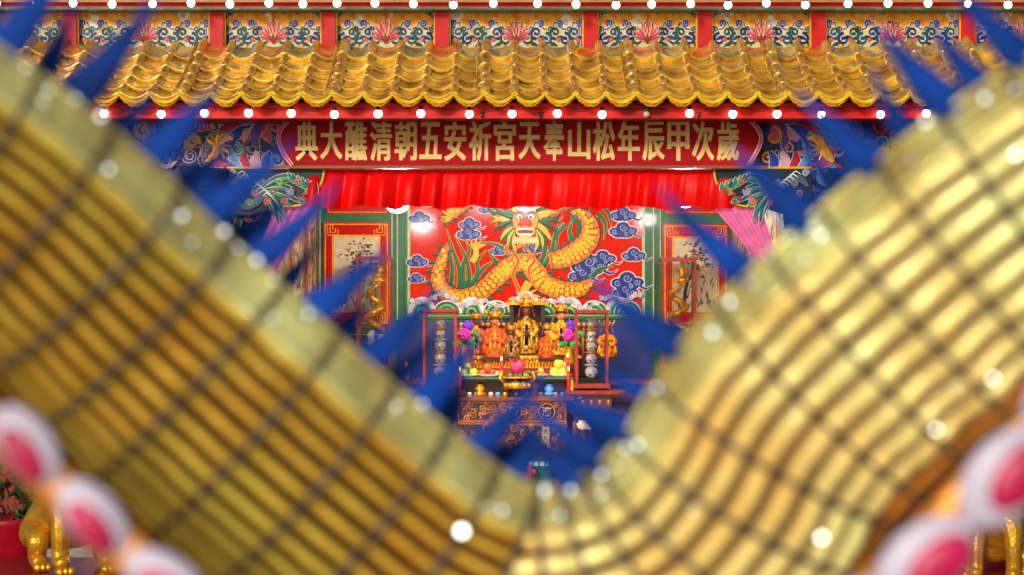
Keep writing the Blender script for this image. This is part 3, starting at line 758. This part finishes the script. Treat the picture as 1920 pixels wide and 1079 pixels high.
b.box2((a.x,d,c.z),(a.x+.05,d+.3,a.z),DWOOD); b.box2((c.x-.05,d,c.z),(c.x,d+.3,a.z),DWOOD); b.box2((a.x+.05,d+.25,c.z),(c.x-.05,d+.3,a.z),DWOOD)
b.box2((a.x-.04,d-.04,a.z),(c.x+.04,d+.3,a.z+.04),GOLD)
for k in range(7): b.tube([(a.x+(c.x-a.x)*k/6,d-.03,a.z+.04),(a.x+(c.x-a.x)*k/6,d-.03,a.z+.09)],[.02,.004],GOLD,6)
b.build('gilt_shrine')
b=MB(); d=25.5; a=at(860,612,d); c=at(1120,672,d)
b.box2((a.x,d,c.z-.2),(c.x,d+.06,a.z),M('shrine_screen_dark',(70,24,18),rough=.4))
for k in range(26):
    X=a.x+(c.x-a.x)*(k+.5)/26; b.tube([(X,d-.01,c.z-.1),(X+.02*math.sin(k),d-.02,(a.z+c.z)/2),(X,d-.01,a.z)],[.01,.022,.01],(GOLD,DRED,GW)[k%3],6); b.sph((X,d-.02,a.z+.02),.03,GOLD,8,6)
b.build('carved_altar_screen')
b=MB(); d=23.85; o=at(970,743,d)
b.lathe([(0,0),(.1,0),(.11,.02),(.09,.03),(.12,.06),(.155,.12),(.15,.16),(.12,.18),(.15,.2),(.165,.21),(.14,.21),(.12,.17),(0,.16)],o,M('burner_dark_bronze',(60,48,36),rough=.3,metal=.6),24)
b.lathe([(.152,.09),(.16,.12),(.155,.15)],o,GOLD,24); b.lathe([(.16,.198),(.17,.21),(.16,.22)],o,GOLD,24)
for q in(-1,1): b.tube([o+Vector((q*.14,0,.15)),o+Vector((q*.2,0,.2)),o+Vector((q*.17,0,.27))],[.015,.018,.012],GOLD,8)
for k in range(14): b.tube([o+Vector((.05*math.cos(k),.05*math.sin(k),.16)),o+Vector((.09*math.cos(k),.06*math.sin(k),.42))],.003,MAG,4)
for k in range(6): b.sph(o+Vector((-.13+.052*k,-.13,.12)),(.018,.02,.022),GOLD,6,5)
b.build('incense_burner')
def flowers(name,u,v,d,mat,s=.1):
    b=MB(); p=at(u,v,d); rg=random.Random(u)
    b.lathe([(0,-.36),(.05,-.36),(.07,-.3),(.04,-.18),(.05,-.12)],p,(WHITE,GOLD)[u%2],12)
    for k in range(160):
        th=rg.uniform(0,6.28);ph_=math.acos(rg.uniform(-1,1)); r=s*rg.uniform(.75,1.05)
        q=p+Vector((r*math.sin(ph_)*math.cos(th),r*math.sin(ph_)*math.sin(th),r*math.cos(ph_)))
        b.sph(q,(.016,.016,.009),mat,5,4,rot=Matrix.Rotation(rg.uniform(0,3),3,'X'))
    b.sph(p,s*.75,mat,8,6)
    for k in range(10):
        a=rg.uniform(0,6.28); b.tube([p+Vector((0,0,-.12)),p+Vector((.1*math.cos(a),.1*math.sin(a),-.08)),p+Vector((.17*math.cos(a),.17*math.sin(a),-.14))],[.01,.025,.002],LGREEN,6,flat=.3)
    b.build(name)
MF=M('magenta_flowers',(235,50,175),rough=.6); PF=M('purple_flowers',(115,55,200),rough=.6)
flowers('flower_vase',871,628,24.7,MF,.065); flowers('flower_vase.001',1067,630,24.7,MF,.065)
flowers('flower_vase.002',877,612,24.85,PF,.055); flowers('flower_vase.003',1073,611,24.85,PF,.055)
flowers('flower_vase.004',970,690,24.2,M('pink_incense_flowers',(200,70,150),rough=.6),.045)
def fruit(name,lst,d,v):
    b=MB()
    us=[q[0] for q in lst]; cu=(min(us)+max(us))/2; p=at(cu,v,d)
    R=(max(us)-min(us))*d/F/2+.06
    b.lathe([(0,.0),(R*.5,0),(R,.03),(R*1.02,.035),(R*.5,.012),(0,.012)],p,WHITE,20)
    for u,vv,r,m in lst:
        q=at(u,vv,d); q.y+=random.uniform(-.04,.04); r=r*d/F
        b.lathe([(0,-r*.85),(r*.5,-r*.95),(r*.95,-r*.35),(r,.2*r),(r*.75,r*.75),(r*.3,r*.9),(0,r*.7)],q,m,14); b.tube([q+Vector((0,0,r*.7)),q+Vector((.01,0,r*1.3))],.004,DWOOD,5)
    b.build(name)
GA=M('green_apple',(150,180,40),rough=.3,coat=.3); RA=M('red_apple',(190,35,25),rough=.3,coat=.3,tint=(220,110,40)); YA=M('yellow_pomelo',(235,185,60),rough=.4); PA=M('peach',(240,150,90),rough=.5)
fruit('fruit_plate',[(868,699,9,GA),(888,699,9,GA),(876,687,7,GA)],24.25,708)
fruit('fruit_plate.001',[(905,700,8,RA),(922,700,8,RA),(914,689,8,RA),(931,702,7,PA)],24.25,708)
fruit('fruit_plate.002',[(1040,699,10,YA),(1056,698,10,YA),(1048,684,10,YA),(1062,686,7,PA)],24.25,708)
fruit('fruit_plate.003',[(1008,704,6,PA),(1020,704,6,RA),(1014,696,6,YA)],24.25,708)
def candle(name,u,v,d,m,h=.16):
    b=MB(); p=at(u,v,d); b.lathe([(0,0),(.04,0),(.015,.03),(.015,.06),(.03,.07)],p,GOLD,12); b.lathe([(.018,.07),(.018,.07+h),(0,.07+h)],p,m,10); b.sph(p+Vector((0,0,.1+h)),(.01,.01,.025),M('candle_flame',(255,190,90),emit=8)); b.build(name)
candle('red_candle',862,742,23.9,RED,.2); candle('red_candle.001',1066,742,23.9,RED,.2)
candle('red_candle.002',940,706,24.15,MAG,.1); candle('red_candle.003',1064,706,24.15,MAG,.14)
b=MB(); p=at(762,712,25.1); b.lathe([(0,0),(.035,0),(.037,.1),(.03,.15),(.012,.19),(.012,.21),(0,.21)],p,CRY,14); b.lathe([(.014,.195),(.014,.215),(0,.215)],p,RED,10); b.lathe([(.0385,.05),(.0385,.1)],p,RED,14); b.build('water_bottle')
for i,(u,hh) in enumerate(((1000,.17),(900,.12),(1030,.12))):
    b=MB(); p=at(u,742,23.95); b.lathe([(0,0),(.05,0),(.06,.02),(.035,hh*.4),(.06,hh*.7),(.03,hh*.9),(.045,hh)],p,[WOOD,GOLD,LBLUE][i],14)
    if i==0:
        for k in range(14): b.tube([p+Vector((0,0,hh)),p+Vector((.05*math.cos(k*2.4),.05*math.sin(k*2.4),hh+.09)),p+Vector((.09*math.cos(k*2.4),.09*math.sin(k*2.4),hh+.1))],[.006,.012,.002],(LGREEN,ORG)[k%2],5)
    b.build('altar_vase'+('' if i==0 else '.%03d'%i))

def skin(name,joints,edges,mat,parent):
    me=bpy.data.meshes.new(name); me.from_pydata([j[0] for j in joints],edges,[]); o=bpy.data.objects.new(name,me); bpy.context.scene.collection.objects.link(o)
    md=o.modifiers.new('s','SKIN'); 
    for i,j in enumerate(joints):
        r=j[1]; me.skin_vertices[0].data[i].radius=(r,r)
    me.skin_vertices[0].data[0].use_root=True
    sb=o.modifiers.new('u','SUBSURF'); sb.levels=2; sb.render_levels=2
    me.materials.append(mat); o.parent=parent; return o
def lion(name,u,v,d,s,ang):
    E=empty(name); o=at(u,v,d); R=Matrix.Rotation(ang,3,'Z')
    LV=lambda x,y,z: R@Vector((x*s,y*s,z*s))
    L=lambda x,y,z: tuple(o+LV(x,y,z))
    J=[(L(-.30,0,.22),.2*s),(L(-.1,0,.40),.2*s),(L(.1,0,.62),.22*s),(L(.14,0,.86),.15*s),(L(.2,-.02,1.02),.16*s),
       (L(.2,-.14,.5),.09*s),(L(.25,-.15,.28),.065*s),(L(.24,-.15,.09),.06*s),(L(.33,-.15,.05),.065*s),
       (L(.2,.14,.5),.09*s),(L(.25,.15,.28),.065*s),(L(.24,.15,.09),.06*s),(L(.33,.15,.05),.065*s),
       (L(-.2,-.2,.22),.12*s),(L(0,-.22,.22),.09*s),(L(-.08,-.22,.07),.06*s),(L(.04,-.22,.045),.06*s),
       (L(-.2,.2,.22),.12*s),(L(0,.22,.22),.09*s),(L(-.08,.22,.07),.06*s),(L(.04,.22,.045),.06*s),
       (L(-.5,0,.3),.06*s),(L(-.56,0,.55),.08*s),(L(-.46,0,.75),.04*s)]
    Ed=[(0,1),(1,2),(2,3),(3,4),(2,5),(5,6),(6,7),(7,8),(2,9),(9,10),(10,11),(11,12),(0,13),(13,14),(14,15),(15,16),(0,17),(17,18),(18,19),(19,20),(0,21),(21,22),(22,23)]
    skin('body',J,Ed,GOLD,E)
    b=MB()
    b.sph(L(.38,-.02,1.01),(.1*s,.11*s,.08*s),GOLD); b.sph(L(.46,-.02,1.04),(.045*s,.05*s,.035*s),GOLD)
    for q in(-1,1):
        b.sph(L(.38,-.02+q*.07,1.11),.03*s,WHITE); b.sph(L(.405,-.02+q*.075,1.11),.014*s,BLACK)
        b.sph(L(.24,-.02+q*.15,1.14),(.04*s,.03*s,.06*s),GOLD)
    for k in range(70):
        a=k*2.4; t=(k/70)*2-1; r=math.sqrt(1-t*t)
        b.sph(L(.16+t*.06-.08*(1+t),-.02+r*math.cos(a)*.2,1.0+r*math.sin(a)*.2),.042*s,GOLD,8,6)
    for pw in((.37,-.15),(.37,.15),(.09,-.22),(.09,.22)):
        for k in(-1,0,1): b.sph(L(pw[0],pw[1]+k*.035,.03),(.035*s,.03*s,.03*s),GOLD,8,6)
    b.build('mane_face_paws',E)
    return o
lion('golden_lion_statue',135,1066,14.2,1.0,math.radians(-62))
lion('golden_lion_statue.001',1872,1085,14.2,.8,math.radians(-110))
RCL=M('red_table_cloth',(165,10,20),rough=.7,bump=.2,var=.2)
for i,(u,w) in enumerate(((60,2.6),(1950,2.4))):
    z=at(0,1066 if i==0 else 1088,14.2).z; X=at(u,0,14).x; b=MB()
    b.box2((X-w/2,13.55,z-.05),(X+w/2,14.8,z-.002),RWOOD)
    vs=[];fs=[];N=80
    for k in range(N+1):
        xx=X-w/2+.03+(w-.06)*k/N; yy=13.6+.025*math.sin(k*.9); vs+=[(xx,yy,z-.051),(xx,yy-.02,.02)]
    for k in range(N): fs.append((2*k,2*k+1,2*k+3,2*k+2))
    b.add(vs,fs,RCL)
    for q in(-1,1):
        for y in(13.75,14.6): b.box2((X+q*(w/2-.08)-.03,y-.03,0),(X+q*(w/2-.08)+.03,y+.03,z-.051),RWOOD)
    b.build('wooden_table'+('' if i==0 else '.001'))
def plant(name,u,v,d):
    b=MB(); p=at(u,v,d); rg=random.Random(int(abs(u)))
    zb=-p.z
    b.lathe([(0,zb),(.26,zb),(.26,-1.2),(.3,-.5),(.34,-.45),(.28,-.45),(0,-.5)],p,M('red_pot_wrap',(175,12,35),rough=.35,bump=.6,bscale=6),16)
    for k in range(260):
        a=rg.uniform(0,6.28);e=rg.uniform(-.3,1.4);l=rg.uniform(.12,.42)
        q=p+Vector((0,0,-.45))+Vector((math.cos(a)*math.cos(e),math.sin(a)*math.cos(e),math.sin(e)))*l
        b.tube([q,q+Vector((math.cos(a)*.06,math.sin(a)*.06,.03)),q+Vector((math.cos(a)*.14,math.sin(a)*.14,-.01))],[.006,.028,.002],(M('leaf_dark',(35,75,30)),M('leaf_light',(70,110,40)))[k%2],6,flat=.2)
        if k%9==0: b.sph(q,.03,RA,6,5)
    b.build(name)
plant('potted_plant',12,850,15.2); plant('potted_plant.001',1912,880,15.2); plant('potted_plant.002',-150,850,15.6)

# ---------------- dragon lantern (foreground)
E=empty('dragon_lantern')
LG=M('lantern_gold_foil',(255,210,80),rough=.22,metal=.4,bump=.5,bscale=18,var=.25,scale=6,emit=.14,tint=(228,150,36))  # emission added to lift the foil's brightness; no lamp inside
LP=M('lantern_pale_foil',(255,232,150),rough=.25,metal=.15,bump=.4,bscale=18,var=.25,scale=6,emit=.22,tint=(240,185,80))  # backlit look put into the pale colour, emission added to brighten
LB=M('lantern_bronze_gap',(84,42,8),rough=.35,metal=.2,var=.5,scale=5)
LB2=M('lantern_tan_gap',(110,72,34),rough=.4,metal=.2,var=.4,scale=8)
LE=M('lantern_edge_film',(250,224,140),rough=.12,metal=.25,bump=.9,bscale=14,var=.4,scale=7,tint=(185,158,78),emit=.06)  # slight emission added to brighten the film
LO=M('lantern_orange_gold',(225,145,50),rough=.35,metal=.4,bump=.4,var=.3)
LR=M('lantern_rib',(96,82,74),rough=.5,metal=.2)
BL=M('blue_felt',(6,66,165),rough=.7,var=.35,scale=10,transl=.1,spec=.2)
GLINT=M('foil_glint_glow',(215,230,240),emit=3.0,var=0)  # glowing beads stand in for highlights on the crinkled foil
GLINTW=M('foil_glint_glow_warm',(255,250,235),emit=9,var=0)  # stronger foil highlights, also added as glowing beads
FLAT=.42
def body(nm,C_,Rpx,per,gold,gap,th0,th1,frac):
    P=crom(C_,12)
    W=[at(u,v,d) for u,v,d in P]; RR_=[Rpx*p[2]/F for p in P]
    S=[0]
    for i in range(1,len(W)): S.append(S[-1]+(W[i]-W[i-1]).length)
    step=.018; n=int(S[-1]/step); out=[];j=0
    for k in range(n+1):
        s=k*step
        while j<len(S)-2 and S[j+1]<s: j+=1
        f=(s-S[j])/(S[j+1]-S[j]); out.append((W[j].lerp(W[j+1],f),RR_[j]+(RR_[j+1]-RR_[j])*f))
    frames=[]
    for i,(p,r) in enumerate(out):
        t=(out[min(i+1,n)][0]-out[max(i-1,0)][0]).normalized()
        N1=Vector((-t.z,0,t.x)).normalized()
        N2=N1.cross(t).normalized()
        if N2.y>0: N2=-N2
        frames.append((p,r,t,N1,N2*FLAT))
    b=MB()
    angs=[]
    a=th0
    while a<th1-1e-6:
        angs+= [(a,0,gap),(a+per*(1-frac),.0,gap),(a+per*(1-frac)+.01,.028,gold),(a+per*(1-frac*.5),.05,gold),(a+per-.01,.028,gold)]; a+=per
    th1e=a
    A_=[]
    for q in range(12): A_.append((th1e+(360+th0-th1e)*q/12.,0,LE if q<3 else (LG if q<8 else LO)))
    prof=angs+A_
    vs=[];m=len(prof)
    for i,(p,r,t,N1,N2) in enumerate(frames):
        wob=1+.01*math.sin(i*.9)+.01*math.sin(i*2.3)
        for (an,dr,mt) in prof:
            ar=math.radians(an)
            ex=dr*(1.0+.5*math.sin(i*1.047))
            vs.append(p+N1*math.sin(ar)*r*wob*(1+ex*.3)+N2*math.cos(ar)*r*wob*(1+ex/FLAT))
    b.v=[tuple(v) for v in vs]
    for jx in range(m):
        for i in range(len(frames)-1):
            b.f.append([i*m+jx,i*m+(jx+1)%m,(i+1)*m+(jx+1)%m,(i+1)*m+jx]); b.m.append(prof[jx][2]); b.sm.append(True)
    b.build(nm+'_skin',E)
    b=MB()
    for i in range(3,len(frames),6 if gold is LG else 5):
        p,r,t,N1,N2=frames[i]
        pts=[p+N1*math.sin(math.radians(q))*r*1.02+N2*math.cos(math.radians(q))*r*1.16 for q in range(0,361,8)]
        b.tube(pts,r*.024,LR,6)
    for ang,rad in((th1e+3,.03),(th1e+38,.02),(th0-3,.03)):
        pts=[p+(N1*math.sin(math.radians(ang))+N2*math.cos(math.radians(ang))*1.05)*r*1.02 for p,r,t,N1,N2 in frames[::3]]
        b.tube(pts,out[0][1]*rad,LE if ang>0 else LO,6)
    b.build(nm+'_ribs',E)
    return frames,th1e
CL=[(-700,-60,2.7),(-470,70,2.7),(-226,250,2.75),(34,435,2.85),(254,640,2.95),(474,840,3.0),(664,1000,3.05),(810,1110,3.08),(985,1195,3.1)]
CR=[(985,1195,3.1),(1150,1165,3.08),(1290,1085,3.05),(1400,960,3.0),(1500,800,2.95),(1690,620,2.9),(1900,450,2.85),(2150,290,2.8),(2400,150,2.75),(2650,20,2.75)]
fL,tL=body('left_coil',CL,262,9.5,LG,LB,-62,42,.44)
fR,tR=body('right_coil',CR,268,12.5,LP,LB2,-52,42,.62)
rg=random.Random(12)
b=MB()
def spike(p,r,t,N1,N2,side,l,w,back,tilt):
    hx=Vector((side,0,.0))
    dr=(N1+hx*tilt).normalized()
    root=p+N1*r*.93+Vector((0,back,0))
    per=dr.cross(Vector((0,1,0))).normalized()
    P=[root,root+dr*l*.25,root+dr*l*.5+per*l*.03*side,root+dr*l*.75+per*l*.07*side,root+dr*l+per*l*.13*side]
    b.tube(P,[w,w*.88,w*.6,w*.32,w*.03],BL,10,flat=.35)
for fr,side in((fL,1),(fR,-1)):
    i=6
    while i<len(fr)-2:
        p,r,t,N1,N2=fr[i]
        low=abs(p.x-.02)<.15
        if not (-.09<p.x<.13): spike(p,r,t,N1,N2,side,rg.uniform(.15,.195)*(.6 if low else 1),rg.uniform(.024,.031)*(.75 if low else 1),.0,rg.uniform(.15,.55))
        j=min(i+3,len(fr)-1); p,r,t,N1,N2=fr[j]
        if not low and rg.random()<.85: spike(p,r,t,N1,N2,side,rg.uniform(.08,.13),rg.uniform(.017,.024),.05,rg.uniform(-.2,.5))
        i+=6
b.build('dorsal_spikes',E)
b=MB()
for fr,th in((fL,tL),(fR,tR)):
    for i in range(2,len(fr),2):
        p,r,t,N1,N2=fr[i]
        for q in range(2):
            if rg.random()<.4:
                a=math.radians(rg.uniform(th+2,85)); b.sph(p+(N1*math.sin(a)+N2*math.cos(a)*1.1)*r*1.04,rg.uniform(.0014,.004),GLINT,8,6)
        if fr is fR and i%10==2:
            a=math.radians(rg.choice((-42,-28,-10,8,22))); b.sph(p+N1*math.sin(a)*r+N2*math.cos(a)*r*1.22,rg.uniform(.0015,.0028),GLINT,8,6)
for u,v,q in((866,996,.0048),(1540,1008,.0035),(1905,290,.003),(1862,710,.0026),(1755,806,.0026)):
    b.sph(at(u,v,2.72),q,GLINTW,10,8)
b.build('foil_glint_beads',E)
PW=M('petal_white',(215,205,228),rough=.45); PP=M('petal_pink',(215,25,95),rough=.4,tint=(170,12,60)) 
b=MB()
def petal(u,v,d,lu,lw,ang):
    c=at(u,v,d); k=d/F; R=Matrix.Rotation(-ang,3,'Y')
    b.sph(c,(lu*k,.014,lw*k),PW,24,12,rot=R)
    b.sph(c+Vector((0,-.011,0))+R@Vector((lu*k*.14,0,-lw*k*.22)),(lu*k*.68,.01,lw*k*.6),PP,24,12,rot=R)
for u,v,a in((-90,720,-.9),(50,835,-.95),(175,970,-.85),(310,1090,-.6),(470,1180,-.6)): petal(u,v,2.45,88,50,a)
for u,v,a in((2010,740,.8),(1885,895,.9),(1735,1055,.7),(1590,1170,.6)): petal(u,v,2.45,112,72,a)
b.build('petal_scutes',E)
b=MB()
k=2.62/F
b.tube([at(u,v,2.66) for u,v in((-200,640),(-90,745),(60,860),(180,985),(320,1100),(480,1200))],50*k,LO,12,flat=.4)
b.tube([at(u,v,2.66) for u,v in((2150,600),(2010,760),(1860,900),(1720,1060),(1580,1190))],62*k,LO,12,flat=.4)
b.build('petal_backing',E)
b=MB()
for X in(-1.2,0.0,1.25):
    z=2.15 if X==0 else 3.2
    b.tube([(X,3.1,0),(X,3.1,z)],.02,LR,8)
b.build('support_poles',E)

cam=bpy.data.cameras.new('Camera'); co=bpy.data.objects.new('Camera',cam); bpy.context.scene.collection.objects.link(co)
co.location=(0,0,CZ); co.rotation_euler=(math.radians(90),0,0); cam.lens=75; cam.sensor_width=36; cam.clip_end=600
cam.dof.use_dof=True; cam.dof.focus_distance=21.8; cam.dof.aperture_fstop=2.6
bpy.context.scene.camera=co
sun=bpy.data.lights.new('sun','SUN'); so=bpy.data.objects.new('sun',sun); bpy.context.scene.collection.objects.link(so)
sun.energy=2.5; sun.angle=math.radians(10); sun.color=(1,.92,.8)
el=math.radians(18); az=math.radians(198)
dv=Vector((math.sin(az)*math.cos(el),math.cos(az)*math.cos(el),math.sin(el)))
so.rotation_euler=dv.to_track_quat('Z','Y').to_euler()
w=bpy.data.worlds.new('World'); bpy.context.scene.world=w; w.use_nodes=True
nt=w.node_tree; sk=nt.nodes.new('ShaderNodeTexSky'); sk.sky_type='NISHITA'; sk.sun_disc=False; sk.sun_elevation=el; sk.sun_rotation=az
nt.links.new(sk.outputs[0],nt.nodes['Background'].inputs['Color']); nt.nodes['Background'].inputs['Strength'].default_value=.06
sc=bpy.context.scene; sc.view_settings.view_transform='Standard'; sc.view_settings.look='None'; sc.view_settings.exposure=0
